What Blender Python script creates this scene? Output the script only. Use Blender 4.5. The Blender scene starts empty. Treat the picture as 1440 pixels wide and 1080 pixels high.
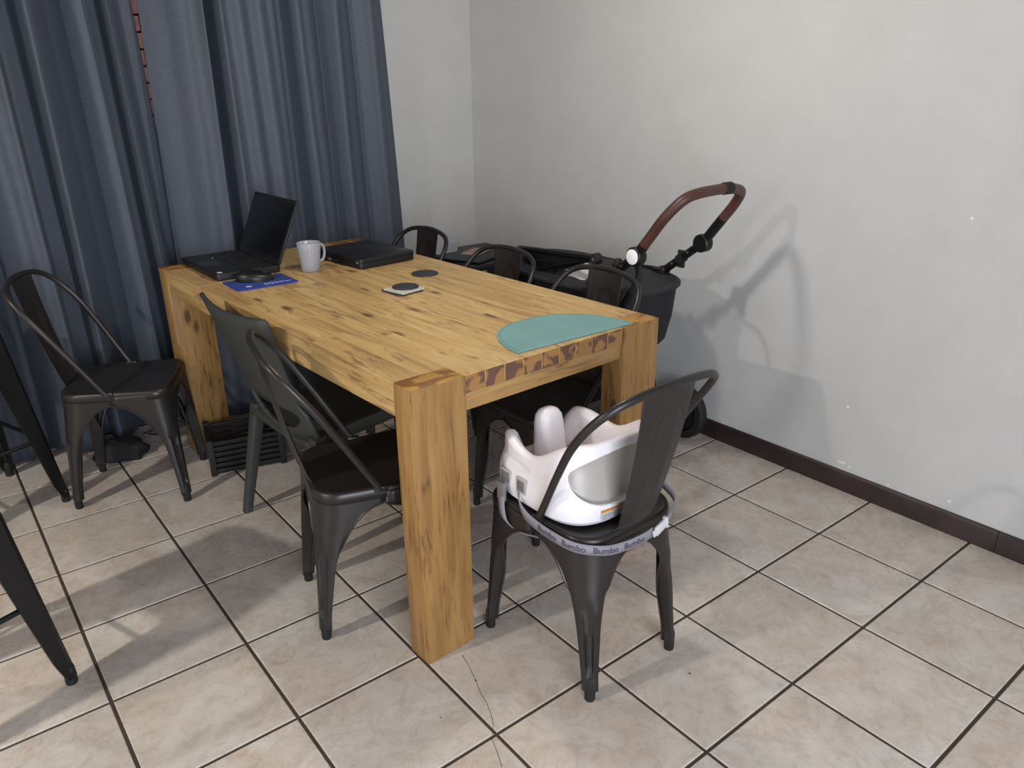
import bpy, bmesh, math, random
from math import sin, cos, pi, sqrt, radians
from mathutils import Vector, Matrix, noise

random.seed(7)
S = bpy.context.scene
C = S.collection

# ------------------------------------------------------------------ camera
cam_d = bpy.data.cameras.new('camera'); cam = bpy.data.objects.new('camera', cam_d); C.objects.link(cam)
cam_d.sensor_width = 36.0
cam_d.lens = 1082.26 / 1440.0 * 36.0
cam_d.clip_start = 0.05
yaw, pitch, roll = radians(38.1736), radians(21.3146), radians(-0.612)
fw = Vector((sin(yaw)*cos(pitch), cos(yaw)*cos(pitch), -sin(pitch)))
r0 = Vector((cos(yaw), -sin(yaw), 0)); u0 = r0.cross(fw)
rr = r0*cos(roll) + u0*sin(roll); uu = -r0*sin(roll) + u0*cos(roll)
M = Matrix((rr, uu, -fw)).transposed().to_4x4()
M.translation = Vector((-0.1406, -2.894, 1.4563))
cam.matrix_world = M
S.camera = cam

# ------------------------------------------------------------------ exposure / world / daylight
S.view_settings.view_transform = 'Standard'
S.view_settings.look = 'None'
S.view_settings.gamma = 1.0
S.view_settings.use_curve_mapping = False
S.view_settings.exposure = -0.22
W = bpy.data.worlds.new('world'); S.world = W; W.use_nodes = True
bg = W.node_tree.nodes['Background']
bg.inputs['Color'].default_value = (0.75, 0.86, 1.0, 1); bg.inputs['Strength'].default_value = 0.8

def area_light(name, loc, target, sx, sy, power, col):
    d = bpy.data.lights.new(name, 'AREA'); d.shape = 'RECTANGLE'; d.size = sx; d.size_y = sy
    d.energy = power; d.color = col
    o = bpy.data.objects.new(name, d); C.objects.link(o); o.location = loc
    o.rotation_euler = (Vector(target)-Vector(loc)).to_track_quat('-Z', 'Y').to_euler()
    return o
# daylight through the glazed door behind the photographer and the window of the left wall
area_light('daylight_door', (-0.3, -4.52, 1.20), (0.5, -1.2, 0.5), 1.7, 1.9, 120, (0.86, 0.91, 1.0))
area_light('daylight_window', (-4.50, -2.20, 1.45), (2.0, -1.6, 0.7), 1.5, 1.2, 40, (0.88, 0.92, 1.0))
LAMP_TABLE = dict(loc=(1.2, -1.08, 1.95), power=37, col=(1.0, 0.95, 0.86), size=0.06)
LAMP_ROOM = dict(loc=(-2.0, -1.05, 2.46), power=75, col=(1.0, 0.92, 0.80), size=0.06)

# ------------------------------------------------------------------ helpers
def lin(c):
    return tuple(((v/255.0)/12.92 if v/255.0 <= 0.04045 else ((v/255.0+0.055)/1.055)**2.4) for v in c)

class NT:
    def __init__(s, name):
        s.m = bpy.data.materials.new(name); s.m.use_nodes = True
        s.t = s.m.node_tree; s.b = s.t.nodes['Principled BSDF']
    def n(s, typ, **kw):
        nd = s.t.nodes.new(typ)
        for k, v in kw.items():
            if k == 'inp':
                for a, b in v.items():
                    nd.inputs[a].default_value = b
            else:
                setattr(nd, k, v)
        return nd
    def l(s, a, b): s.t.links.new(a, b)
    def ramp(s, fac, stops):
        r = s.n('ShaderNodeValToRGB'); e = r.color_ramp.elements
        while len(e) < len(stops): e.new(0.5)
        for el, (p, c) in zip(e, stops):
            el.position = p; el.color = (*c, 1)
        s.l(fac, r.inputs[0]); return r.outputs[0]
    def mix(s, fac, a, b, mode='MIX'):
        m = s.n('ShaderNodeMix', data_type='RGBA', blend_type=mode)
        if isinstance(fac, (int, float)): m.inputs[0].default_value = fac
        else: s.l(fac, m.inputs[0])
        for i, v in ((6, a), (7, b)):
            if isinstance(v, tuple): m.inputs[i].default_value = (*v, 1)
            else: s.l(v, m.inputs[i])
        return m.outputs[2]
    def math(s, op, a, b=None):
        m = s.n('ShaderNodeMath', operation=op)
        for i, v in ((0, a), (1, b)):
            if v is None: continue
            if isinstance(v, (int, float)): m.inputs[i].default_value = v
            else: s.l(v, m.inputs[i])
        return m.outputs[0]
    def coords(s, scale=(1, 1, 1), loc=(0, 0, 0), rnd=False, kind='Object', rot=(0, 0, 0)):
        tc = s.n('ShaderNodeTexCoord'); v = tc.outputs[kind]
        if rnd:
            oi = s.n('ShaderNodeObjectInfo')
            sc = s.n('ShaderNodeVectorMath', operation='SCALE'); sc.inputs[0].default_value = (37.1, 53.7, 29.3)
            s.l(oi.outputs['Random'], sc.inputs['Scale'])
            ad = s.n('ShaderNodeVectorMath', operation='ADD'); s.l(v, ad.inputs[0]); s.l(sc.outputs[0], ad.inputs[1]); v = ad.outputs[0]
        mp = s.n('ShaderNodeMapping'); mp.inputs['Scale'].default_value = scale; mp.inputs['Location'].default_value = loc
        mp.inputs['Rotation'].default_value = rot
        s.l(v, mp.inputs[0]); return mp.outputs[0]
    def noise(s, vec, scale, detail=4, rough=0.55, dist=0.0):
        nd = s.n('ShaderNodeTexNoise', inp={'Scale': scale, 'Detail': detail, 'Roughness': rough, 'Distortion': dist})
        s.l(vec, nd.inputs['Vector']); return nd.outputs['Fac']
    def bump(s, h, strength=0.3, dist=0.002):
        b = s.n('ShaderNodeBump', inp={'Strength': strength, 'Distance': dist}); s.l(h, b.inputs['Height'])
        s.l(b.outputs[0], s.b.inputs['Normal'])
    def set(s, **kw):
        for k, v in kw.items():
            k = k.replace('_', ' ')
            if isinstance(v, tuple) and len(v) == 3: v = (*v, 1)
            if hasattr(v, 'is_linked'): s.l(v, s.b.inputs[k])
            else: s.b.inputs[k].default_value = v

def plain(name, rgb, rough=0.5, metal=0.0, var=0.12, bump=0.0, bscale=200, spec=0.5, nscale=9):
    """procedural: base colour with slight cloudy variation, optional fine relief"""
    t = NT(name); c = lin(rgb); v = t.coords(rnd=True)
    f = t.noise(v, nscale, 4)
    col = t.ramp(f, [(0.3, tuple(x*(1-var) for x in c)), (0.7, tuple(min(1, x*(1+var)) for x in c))])
    t.set(Base_Color=col, Roughness=rough, Metallic=metal, Specular_IOR_Level=spec)
    if bump: t.bump(t.noise(v, bscale, 3), bump, 0.001)
    return t.m

MAT = {}
def m_wall():
    t = NT('wall_paint'); v = t.coords()
    a = t.noise(v, 1.3, 4, 0.6); b = t.noise(v, 8, 5, 0.6)
    c1 = t.ramp(a, [(0.3, lin((190, 190, 189))), (0.7, lin((194, 194, 193)))])
    c2 = t.ramp(b, [(0.35, lin((186, 186, 185))), (0.65, lin((197, 197, 196)))])
    t.set(Base_Color=t.mix(0.35, c1, c2), Roughness=0.62, Specular_IOR_Level=0.3)
    n1 = t.noise(v, 38, 6, 0.6, 0.6); n2 = t.noise(v, 5, 3)
    t.bump(t.math('ADD', n1, t.math('MULTIPLY', n2, 2.0)), 0.30, 0.005)
    return t.m
def m_tile():
    t = NT('ceramic_tile'); v = t.coords(rnd=True)
    oi = t.n('ShaderNodeObjectInfo')
    a = t.noise(v, 5.5, 7, 0.62, 1.4); b = t.noise(v, 13, 6, 0.65, 2.2); c = t.noise(v, 3.0, 3, 0.5, 0.6)
    c1 = t.ramp(a, [(0.30, lin((160, 144, 130))), (0.44, lin((190, 178, 165))), (0.56, lin((204, 196, 186))), (0.72, lin((218, 215, 210)))])
    c2 = t.ramp(b, [(0.32, lin((156, 144, 134))), (0.5, lin((200, 189, 178))), (0.68, lin((216, 210, 205)))])
    c3 = t.ramp(c, [(0.35, lin((198, 180, 168))), (0.65, lin((204, 202, 199)))])
    col = t.mix(0.36, t.mix(0.4, c1, c2), c3)
    vein = t.n('ShaderNodeTexNoise', inp={'Scale': 4.2, 'Detail': 6, 'Roughness': 0.7, 'Distortion': 2.6}); t.l(v, vein.inputs['Vector'])
    vf = t.math('ABSOLUTE', t.math('SUBTRACT', vein.outputs['Fac'], 0.5))
    vm = t.ramp(vf, [(0.0, (1, 1, 1)), (0.022, (0, 0, 0))])
    col = t.mix(t.math('MULTIPLY', vm, 0.24), col, lin((150, 126, 110)))
    br = t.math('ADD', t.math('MULTIPLY', oi.outputs['Random'], 0.08), 0.96)
    mm = t.n('ShaderNodeVectorMath', operation='SCALE'); t.l(col, mm.inputs[0]); t.l(br, mm.inputs['Scale'])
    t.set(Base_Color=mm.outputs[0], Roughness=t.math('ADD', t.math('MULTIPLY', b, 0.16), 0.20), Specular_IOR_Level=0.5)
    t.bump(t.math('ADD', a, t.math('MULTIPLY', t.noise(v, 60, 3), 0.15)), 0.10, 0.003)
    return t.m
def m_wood(name, along='Y', end=0, warm=0.0):
    t = NT(name)
    def sc(a, l): return {'Y': (a, l, a), 'X': (l, a, a), 'Z': (a, a, l)}[along]
    v = t.coords(scale=sc(22, 1.6), rnd=True); v0 = t.coords(rnd=True); vs = t.coords(scale=sc(30, 3.4), rnd=True)
    oi = t.n('ShaderNodeObjectInfo')
    g = t.noise(v, 1.6, 6, 0.6, 0.5); g2 = t.noise(v, 5, 5, 0.65, 0.3); big = t.noise(v0, 2.6, 4, 0.6, 0.5); streak = t.noise(vs, 1.5, 6, 0.68, 1.2)
    base = t.ramp(oi.outputs['Random'], [(0.0, lin((186, 152, 98))), (0.4, lin((202, 170, 114))), (0.7, lin((180, 144, 92))), (1.0, lin((166, 128, 82)))])
    grain = t.ramp(g, [(0.30, lin((138, 102, 66))), (0.46, lin((190, 156, 100))), (0.68, lin((220, 192, 134)))])
    col = t.mix(0.55, base, grain)
    thr = t.math('SUBTRACT', streak, t.math('MULTIPLY', t.math('SUBTRACT', 0.56, big), 0.40))
    sm = t.ramp(thr, [(0.53, (0, 0, 0)), (0.64, (1, 1, 1))])
    col = t.mix(t.math('MULTIPLY', sm, 0.76), col, lin((112, 80, 60)))
    fm = t.ramp(g2, [(0.56, (0, 0, 0)), (0.74, (1, 1, 1))])
    col = t.mix(t.math('MULTIPLY', fm, 0.34), col, lin((118, 82, 54)))
    vk = t.n('ShaderNodeTexVoronoi', inp={'Scale': 1.0, 'Randomness': 1.0}); t.l(t.coords(scale=sc(9, 3.6), rnd=True), vk.inputs['Vector'])
    kn = t.math('ADD', vk.outputs['Distance'], t.math('MULTIPLY', g2, 0.16))
    km = t.ramp(kn, [(0.15, (1, 1, 1)), (0.24, (0, 0, 0))])
    col = t.mix(t.math('MULTIPLY', km, 0.80), col, lin((70, 48, 38)))
    if warm: col = t.mix(warm, col, lin((186, 160, 128)), 'MULTIPLY')
    if end:
        pat = t.noise(t.coords(scale=(1, 1, 1.2) if end == 1 else (0.45, 1, 1), rnd=True), 17 if end == 1 else 30, 2, 0.5, 0.4)
        pm = t.ramp(pat, [(0.44, (0, 0, 0)), (0.50, (1, 1, 1))])
        a, b = ((172, 126, 72), (108, 76, 64)) if end == 1 else ((190, 142, 66), (136, 92, 40))
        col = t.mix(pm, lin(a), lin(b))
        fg = t.noise(v0, 90, 4, 0.6); col = t.mix(t.math('MULTIPLY', fg, 0.35), col, lin((90, 62, 44)))
    t.set(Base_Color=col, Roughness=t.math('ADD', t.math('MULTIPLY', g, 0.2), 0.36), Specular_IOR_Level=0.4)
    t.bump(t.math('ADD', g2, streak), 0.14, 0.0012)
    return t.m
def m_curtain(name='curtain_fabric', rgb=(74, 80, 92)):
    t = NT(name); v = t.coords(); c = lin(rgb)
    wf = t.noise(t.coords(scale=(1, 1, 0.05)), 420, 2); hf = t.noise(t.coords(scale=(0.06, 0.06, 1)), 420, 2)
    f = t.math('MULTIPLY', t.math('ADD', wf, hf), 0.5)
    col = t.ramp(f, [(0.35, tuple(x*0.72 for x in c)), (0.65, tuple(x*1.25 for x in c))])
    cl = t.ramp(t.noise(v, 3, 3), [(0.3, lin((68, 78, 90))), (0.7, lin((80, 84, 102)))])
    t.set(Base_Color=t.mix(0.4, col, cl), Roughness=0.58, Sheen_Weight=0.04, Sheen_Roughness=0.4, Specular_IOR_Level=0.35)
    t.bump(f, 0.35, 0.0008)
    return t.m
def m_speckle(name, rgb, rgb2, rough=0.25):
    t = NT(name); v = t.coords()
    col = t.ramp(t.noise(v, 260, 3, 0.7), [(0.40, lin(rgb2)), (0.52, lin(rgb))])
    t.set(Base_Color=col, Roughness=rough); return t.m
def m_booster():
    # moulded two-tone plastic: white shell, warm grey panel set into the rear hollow
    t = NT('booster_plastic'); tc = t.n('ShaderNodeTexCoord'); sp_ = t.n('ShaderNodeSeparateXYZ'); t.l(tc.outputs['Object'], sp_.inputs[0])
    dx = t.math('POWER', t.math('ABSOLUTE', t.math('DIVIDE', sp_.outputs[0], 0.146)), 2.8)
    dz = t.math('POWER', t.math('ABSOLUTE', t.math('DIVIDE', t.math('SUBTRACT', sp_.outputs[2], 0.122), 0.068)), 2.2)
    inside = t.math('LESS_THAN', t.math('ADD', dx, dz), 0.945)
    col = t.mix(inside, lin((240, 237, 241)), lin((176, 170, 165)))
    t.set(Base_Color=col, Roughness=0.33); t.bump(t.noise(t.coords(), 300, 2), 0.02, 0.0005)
    return t.m
def m_brick():
    t = NT('brick_outside'); v = t.coords(rnd=True)
    col = t.ramp(t.noise(v, 14, 5), [(0.3, lin((196, 122, 104))), (0.7, lin((232, 164, 146)))])
    t.set(Base_Color=col, Roughness=0.85); t.bump(t.noise(v, 60, 4), 0.4, 0.003); return t.m
def m_glass():
    t = NT('window_glass'); t.set(Base_Color=(0.95, 0.97, 1.0), Roughness=0.02, Transmission_Weight=1.0, IOR=1.05); return t.m
def m_lamp(col, e):
    t = NT('lamp_diffuser'); t.set(Base_Color=(0.9, 0.9, 0.88), Emission_Color=col, Emission_Strength=e, Roughness=0.4); return t.m

MAT.update(
    wall=m_wall(), tile=m_tile(), wood_y=m_wood('acacia_along', 'Y'), wood_x=m_wood('acacia_across', 'X', 0, 0.45), wood_z=m_wood('acacia_upright', 'Z', 0, 0.75), wood_r=m_wood('acacia_rail', 'Y', 0, 0.2), leg_end=m_wood('acacia_leg_top', 'Z', 2),
    wood_end=m_wood('acacia_end_grain', 'Z', 1), curtain=m_curtain(), brick=m_brick(), glass=m_glass(),
    booster=m_booster(), grout=plain('grout', (66, 56, 48), 0.9, bump=0.4), chip=plain('bare_plaster', (224, 222, 212), 0.8),
    skirting=plain('dark_skirting', (50, 36, 37), 0.42, var=0.3, bump=0.1, bscale=60), ceiling=plain('low_bounce_ceiling', (112, 102, 92), 0.8),  # unseen ceiling toned dark to weaken bounced light under the table
    gun=plain('gunmetal_paint', (58, 55, 55), 0.36, 0.55, var=0.12, bump=0.03), rubber=plain('black_rubber', (24, 23, 23), 0.7),
    resin=plain('dark_grey_resin', (54, 57, 55), 0.55, var=0.06, bump=0.05), black_metal=plain('black_metal', (22, 21, 22), 0.42, 0.3),
    white_plastic=plain('white_plastic', (238, 234, 240), 0.32, var=0.02), grey_plastic=plain('warm_grey_plastic', (176, 170, 165), 0.5, var=0.05),
    slot=plain('slot_grey', (112, 110, 110), 0.5), strap=plain('grey_webbing', (132, 130, 140), 0.7, bump=0.4, bscale=600),
    strap_text=plain('webbing_print', (62, 62, 76), 0.7), clear_plastic=plain('buckle_plastic', (206, 206, 212), 0.3),
    paper=plain('label_paper', (206, 206, 204), 0.6), orange=plain('label_orange', (214, 130, 46), 0.6), print_grey=plain('label_print', (120, 120, 124), 0.6),
    lap=plain('black_laptop_shell', (20, 20, 22), 0.42, bump=0.05, bscale=500), screen=plain('dark_screen', (5, 5, 7), 0.22, var=0.05),
    key=plain('black_keys', (28, 28, 31), 0.45), sticker=plain('silver_sticker', (206, 208, 212), 0.4),
    pad=plain('blue_mouse_pad', (44, 62, 140), 0.8, bump=0.3, bscale=700), pad_ink=plain('pale_print', (176, 186, 218), 0.7),
    mouse=plain('black_mouse', (17, 17, 19), 0.4), mug=m_speckle('speckled_glaze', (164, 168, 176), (146, 149, 156)), mug_in=plain('mug_inside', (206, 206, 208), 0.3),
    coaster=plain('dark_slate', (48, 50, 56), 0.65, bump=0.2), cork=plain('pale_card', (190, 186, 178), 0.7),
    mat=plain('teal_leatherette', (116, 158, 158), 0.5, var=0.06, bump=0.25, bscale=420), thread=plain('teal_thread', (84, 124, 132), 0.7),
    leather=plain('brown_leather', (74, 44, 39), 0.45, var=0.25, bump=0.12, bscale=180), fabric=plain('black_fabric', (25, 25, 28), 0.85, bump=0.3, bscale=500),
    fabric2=plain('charcoal_fabric', (40, 40, 44), 0.8, bump=0.3, bscale=500), white_cap=plain('white_cap', (236, 234, 240), 0.4, var=0.02),
    silver=plain('bright_metal', (190, 190, 192), 0.25, 0.9), pink=plain('pinkish_card', (176, 148, 134), 0.6), pale=plain('pale_plastic', (176, 178, 190), 0.5),
    timber=plain('reddish_timber', (150, 72, 52), 0.5, var=0.3),
    white_cloth=plain('white_cloth', (222, 222, 220), 0.8))

def link(name, bm, mat, parent=None, smooth=True, angle=40, mods=()):
    me = bpy.data.meshes.new(name); bmesh.ops.recalc_face_normals(bm, faces=bm.faces); bm.to_mesh(me); bm.free()
    for m in (mat if isinstance(mat, (list, tuple)) else [mat]): me.materials.append(MAT[m])
    o = bpy.data.objects.new(name, me); C.objects.link(o)
    if parent is not None: o.parent = parent
    if smooth:
        for p in me.polygons: p.use_smooth = True
        me.set_sharp_from_angle(angle=radians(angle))
    return o
def solid(o, th, off=0.0):
    md = o.modifiers.new('thickness', 'SOLIDIFY'); md.thickness = th; md.offset = off; return o
def tag(o, label, cat, group=None):
    o['label'] = label; o['category'] = cat
    if group: o['group'] = group
    return o
def struct(o): o['kind'] = 'structure'; return o
def thing(name, label, cat, loc=(0, 0, 0), rz=0, group=None):
    o = bpy.data.objects.new(name, None); C.objects.link(o); o.location = loc; o.rotation_euler = (0, 0, rz); o.empty_display_size = 0.1
    return tag(o, label, cat, group)
def copy_tree(o, parent=None):
    c = o.copy(); C.objects.link(c); c.parent = parent
    for ch in list(o.children): copy_tree(ch, c)
    return c
def place(o, parent, loc, rz=0): o.parent = parent; o.location = loc; o.rotation_euler = (0, 0, rz); return o

def NB(): return bmesh.new()
def box(bm, lo, hi, bev=0.0, seg=2, mat=0, mtx=None):
    c = [(a+b)/2 for a, b in zip(lo, hi)]; s = [b-a for a, b in zip(lo, hi)]
    r = bmesh.ops.create_cube(bm, size=1.0); vs = r['verts']
    bmesh.ops.scale(bm, vec=s, verts=vs); bmesh.ops.translate(bm, vec=c, verts=vs)
    fs = set(f for v in vs for f in v.link_faces)
    if bev > 0:
        es = list(set(e for v in vs for e in v.link_edges))
        rb = bmesh.ops.bevel(bm, geom=es, offset=bev, segments=seg, profile=0.5, affect='EDGES')
        fs = set(rb['faces']) | set(f for f in fs if f.is_valid); vs = list(set(v for f in fs for v in f.verts))
    for f in fs: f.material_index = mat
    if mtx is not None: bmesh.ops.transform(bm, matrix=mtx, verts=vs)
    return vs
def rings(bm, loops, closed=True, cap0=True, cap1=True, mat=0):
    vl = [[bm.verts.new(p) for p in L] for L in loops]
    n = len(vl[0])
    for a, b in zip(vl, vl[1:]):
        for i in range(n if closed else n-1):
            j = (i+1) % n
            f = bm.faces.new((a[i], a[j], b[j], b[i])); f.material_index = mat
    if closed and cap0: bm.faces.new(list(reversed(vl[0]))).material_index = mat
    if closed and cap1: bm.faces.new(vl[-1]).material_index = mat
    return vl
def catmull(pts, n=6):
    P = [Vector(p) for p in pts]; out = []
    for i in range(len(P)-1):
        a = P[max(0, i-1)]; b = P[i]; c = P[i+1]; d = P[min(len(P)-1, i+2)]
        for k in range(n):
            t = k/n
            out.append(0.5*((2*b)+(c-a)*t+(2*a-5*b+4*c-d)*t*t+(-a+3*b-3*c+d)*t**3))
    out.append(P[-1]); return out
def tube(bm, pts, r, seg=10, mat=0, cap=True, rad=None):
    P = [Vector(p) for p in pts]; N = len(P)
    tan = [(P[min(i+1, N-1)]-P[max(i-1, 0)]).normalized() for i in range(N)]
    ref = Vector((0, 0, 1)) if abs(tan[0].z) < 0.9 else Vector((1, 0, 0))
    nrm = (ref - tan[0]*ref.dot(tan[0])).normalized(); L = []
    for i in range(N):
        nrm = (nrm - tan[i]*nrm.dot(tan[i])).normalized(); bn = tan[i].cross(nrm)
        q = r if rad is None else rad[i]
        L.append([P[i]+nrm*(q*cos(2*pi*k/seg))+bn*(q*sin(2*pi*k/seg)) for k in range(seg)])
    rings(bm, L, True, cap, cap, mat)
def lathe(bm, prof, seg=28, c=(0, 0, 0), axis='Z', mat=0, cap0=True, cap1=True):
    L = []
    for r, h in prof:
        ring = []
        for k in range(seg):
            a = 2*pi*k/seg; x, y = r*cos(a), r*sin(a)
            p = {'Z': (x, y, h), 'X': (h, x, y), 'Y': (y, h, x)}[axis]
            ring.append((p[0]+c[0], p[1]+c[1], p[2]+c[2]))
        L.append(ring)
    rings(bm, L, True, cap0, cap1, mat)
def grid(bm, nu, nv, fn, mat=0):
    V = [[bm.verts.new(fn(i/nu, j/nv)) for i in range(nu+1)] for j in range(nv+1)]
    fs = []
    for j in range(nv):
        for i in range(nu):
            f = bm.faces.new((V[j][i], V[j][i+1], V[j+1][i+1], V[j+1][i])); f.material_index = mat; fs.append(f)
    return V
def ribbon(bm, pts, ups, w, mat=0):
    """flat webbing: centre line pts, width direction ups"""
    V = []
    for p, u in zip(pts, ups):
        p = Vector(p); u = Vector(u).normalized()*w/2; V.append((bm.verts.new(p-u), bm.verts.new(p+u)))
    for a, b in zip(V, V[1:]):
        bm.faces.new((a[0], b[0], b[1], a[1])).material_index = mat
def prism(bm, outline, z0, z1, bev=0.0, mat=0):
    n = len(outline)
    b = [bm.verts.new((x, y, z0)) for x, y in outline]; t = [bm.verts.new((x, y, z1)) for x, y in outline]
    fs = [bm.faces.new(list(reversed(b))), bm.faces.new(t)]
    for i in range(n): fs.append(bm.faces.new((b[i], b[(i+1) % n], t[(i+1) % n], t[i])))
    for f in fs: f.material_index = mat
    if bev:
        es = [e for e in fs[1].edges]
        bmesh.ops.bevel(bm, geom=es, offset=bev, segments=2, profile=0.5, affect='EDGES')
def rrect(hx, hy, r, n=5, cx=0, cy=0):
    out = []
    for qx, qy, a0 in ((1, 1, 0), (-1, 1, 90), (-1, -1, 180), (1, -1, 270)):
        for k in range(n+1):
            a = radians(a0+90*k/n); out.append((cx+qx*(hx-r)+r*cos(a), cy+qy*(hy-r)+r*sin(a)))
    return out
def sstep(a, b, x):
    t = max(0, min(1, (x-a)/(b-a))); return t*t*(3-2*t)

# ------------------------------------------------------------------ the room
XR, YB, XL, YF, ZC = 2.448, 0.725, -4.6, -4.6, 2.6
T = 0.35; GR = 0.0088
floor_bm = NB(); box(floor_bm, (XL-0.2, YF-0.2, -0.12), (XR+0.2, YB+0.2, -0.0035))
floor = struct(link('floor', floor_bm, 'grout', smooth=False))
meshes = {}
def tile_mesh(w, h):
    k = (round(w, 3), round(h, 3))
    if k not in meshes:
        bm = NB(); g = GR/2
        o0 = [(-w/2+g, -h/2+g), (w/2-g, -h/2+g), (w/2-g, h/2-g), (-w/2+g, h/2-g)]
        e = 0.0022
        o1 = [(x-math.copysign(e, x), y-math.copysign(e, y)) for x, y in o0]
        rings(bm, [[(x, y, -0.009) for x, y in o0], [(x, y, -0.0016) for x, y in o0], [(x, y, 0.0) for x, y in o1]])
        me = bpy.data.meshes.new('tile'); bmesh.ops.recalc_face_normals(bm, faces=bm.faces); bm.to_mesh(me); bm.free(); me.materials.append(MAT['tile']); meshes[k] = me
    return meshes[k]
def cuts(lo, hi):
    v = [lo]; k = math.ceil(lo/T+1e-3)
    while k*T < hi-0.02: v.append(k*T); k += 1
    v.append(hi); return v
TX0, TY0 = -2.45, -3.5
fb = NB(); box(fb, (XL-0.1, YF-0.1, -0.03), (TX0, YB+0.1, 0.0)); box(fb, (TX0, YF-0.1, -0.03), (XR+0.1, TY0, 0.0))
struct(link('floor_beyond', fb, 'tile', smooth=False))
xs, ys = cuts(TX0, XR), cuts(TY0, YB)
for a, b in zip(xs, xs[1:]):
    for c, d in zip(ys, ys[1:]):
        o = bpy.data.objects.new('tile', tile_mesh(b-a, d-c)); C.objects.link(o); o.parent = floor; o.location = ((a+b)/2, (c+d)/2, 0)

def wall(name, pieces, mat='wall'):
    bm = NB()
    for lo, hi in pieces: box(bm, lo, hi)
    return struct(link(name, bm, mat, smooth=False))
wall_right = wall('wall_right', [((XR, YF-0.2, -0.1), (XR+0.2, YB+0.2, ZC))])
WX0, WX1, WZ0, WZ1 = -0.35, 1.45, 0.95, 2.15        # window behind the curtains
wall('wall_back', [((XL-0.2, YB, -0.1), (WX0, YB+0.2, ZC)), ((WX1, YB, -0.1), (XR, YB+0.2, ZC)), ((WX0, YB, -0.1), (WX1, YB+0.2, WZ0)), ((WX0, YB, WZ1), (WX1, YB+0.2, ZC))])
wall('wall_left', [((XL-0.2, YF-0.2, -0.1), (XL, -3.0, ZC)), ((XL-0.2, -1.4, -0.1), (XL, YB, ZC)), ((XL-0.2, -3.0, -0.1), (XL, -1.4, 0.85)), ((XL-0.2, -3.0, 2.1), (XL, -1.4, ZC))])
wall('wall_front', [((XL, YF-0.2, -0.1), (-1.2, YF, ZC)), ((0.6, YF-0.2, -0.1), (XR, YF, ZC)), ((-1.2, YF-0.2, 2.2), (0.6, YF, ZC))])
wall('ceiling', [((XL-0.2, YF-0.2, ZC), (XR+0.2, YB+0.2, ZC+0.1))], 'ceiling')
for (x, y, z, sx, sz) in [(0, -1.608, 0.333, 0.006, 0.006), (0, -1.615, 0.107, 0.016, 0.006), (0, -1.650, 0.100, 0.006, 0.004), (0, -2.009, 0.114, 0.007, 0.005), (0, -1.898, 1.057, 0.005, 0.006), (0, -1.80, 0.09, 0.004, 0.003)]:
    bm = NB(); n = 9; random.seed(int(z*1000))
    L = [(y+sx*cos(2*pi*k/n)*random.uniform(.7, 1.2), z+sz*sin(2*pi*k/n)*random.uniform(.7, 1.2)) for k in range(n)]
    rings(bm, [[(XR+0.001, a, b) for a, b in L], [(XR-0.0012, a, b) for a, b in L]])
    link('paint_chip', bm, 'chip', wall_right, smooth=False)
random.seed(11)
# skirting boards, each length its own piece
def skirting(name, runs, axis):
    root = None
    for a, b in runs:
        bm = NB(); h = 0.078; t = 0.014
        if axis == 'Y': prof = [(XR, 0), (XR-t, 0), (XR-t, h-0.010), (XR-t+0.004, h-0.003), (XR-t+0.008, h), (XR, h)]; L = [[(x, yy, z) for x, z in prof] for yy in (a+0.001, b-0.001)]
        else: prof = [(YB, 0), (YB-t, 0), (YB-t, h-0.010), (YB-t+0.004, h-0.003), (YB-t+0.008, h), (YB, h)]; L = [[(xx, y, z) for y, z in prof] for xx in (a+0.001, b-0.001)]
        rings(bm, L)
        o = link(name if root is None else 'skirting_board', bm, 'skirting', root, angle=30)
        if root is None: root = struct(o)
skirting('baseboard_right', [(-2.177, YB-0.014), (-4.6, -2.177)], 'Y')
skirting('baseboard_back', [(-0.6, XR-0.014), (XL, -0.6)], 'X')
# window behind the curtains, brick wall outside it
wf = NB(); t = 0.05
for lo, hi in [((WX0, YB+0.06, WZ0), (WX0+t, YB+0.12, WZ1)), ((WX1-t, YB+0.06, WZ0), (WX1, YB+0.12, WZ1)), ((WX0, YB+0.06, WZ0), (WX1, YB+0.12, WZ0+t)), ((WX0, YB+0.06, WZ1-t), (WX1, YB+0.12, WZ1))]:
    box(wf, lo, hi, 0.004)
win = struct(link('window_1', wf, 'timber'))
pb = NB(); box(pb, (WX0+t, YB+0.085, WZ0+t), (WX1-t, YB+0.091, WZ1-t)); link('window_pane', pb, 'glass', win, smooth=False)
bb = NB(); box(bb, (-1.6, 2.0, -0.2), (3.6, 2.2, 3.4)); bw = struct(link('wall_outside', bb, 'grout', smooth=False))
bkm = None
for j in range(22):
    for i in range(9):
        x = 0.1+i*0.232+(0.116 if j % 2 else 0); z = 0.75+j*0.086
        if bkm is None:
            q = NB(); box(q, (-0.11, -0.012, -0.0375), (0.11, 0.012, 0.0375), 0.004, 1); o = link('brick', q, 'brick', bw); bkm = o.data
        else:
            o = bpy.data.objects.new('brick', bkm); C.objects.link(o); o.parent = bw
        o.location = (x, 1.99, z)

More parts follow.
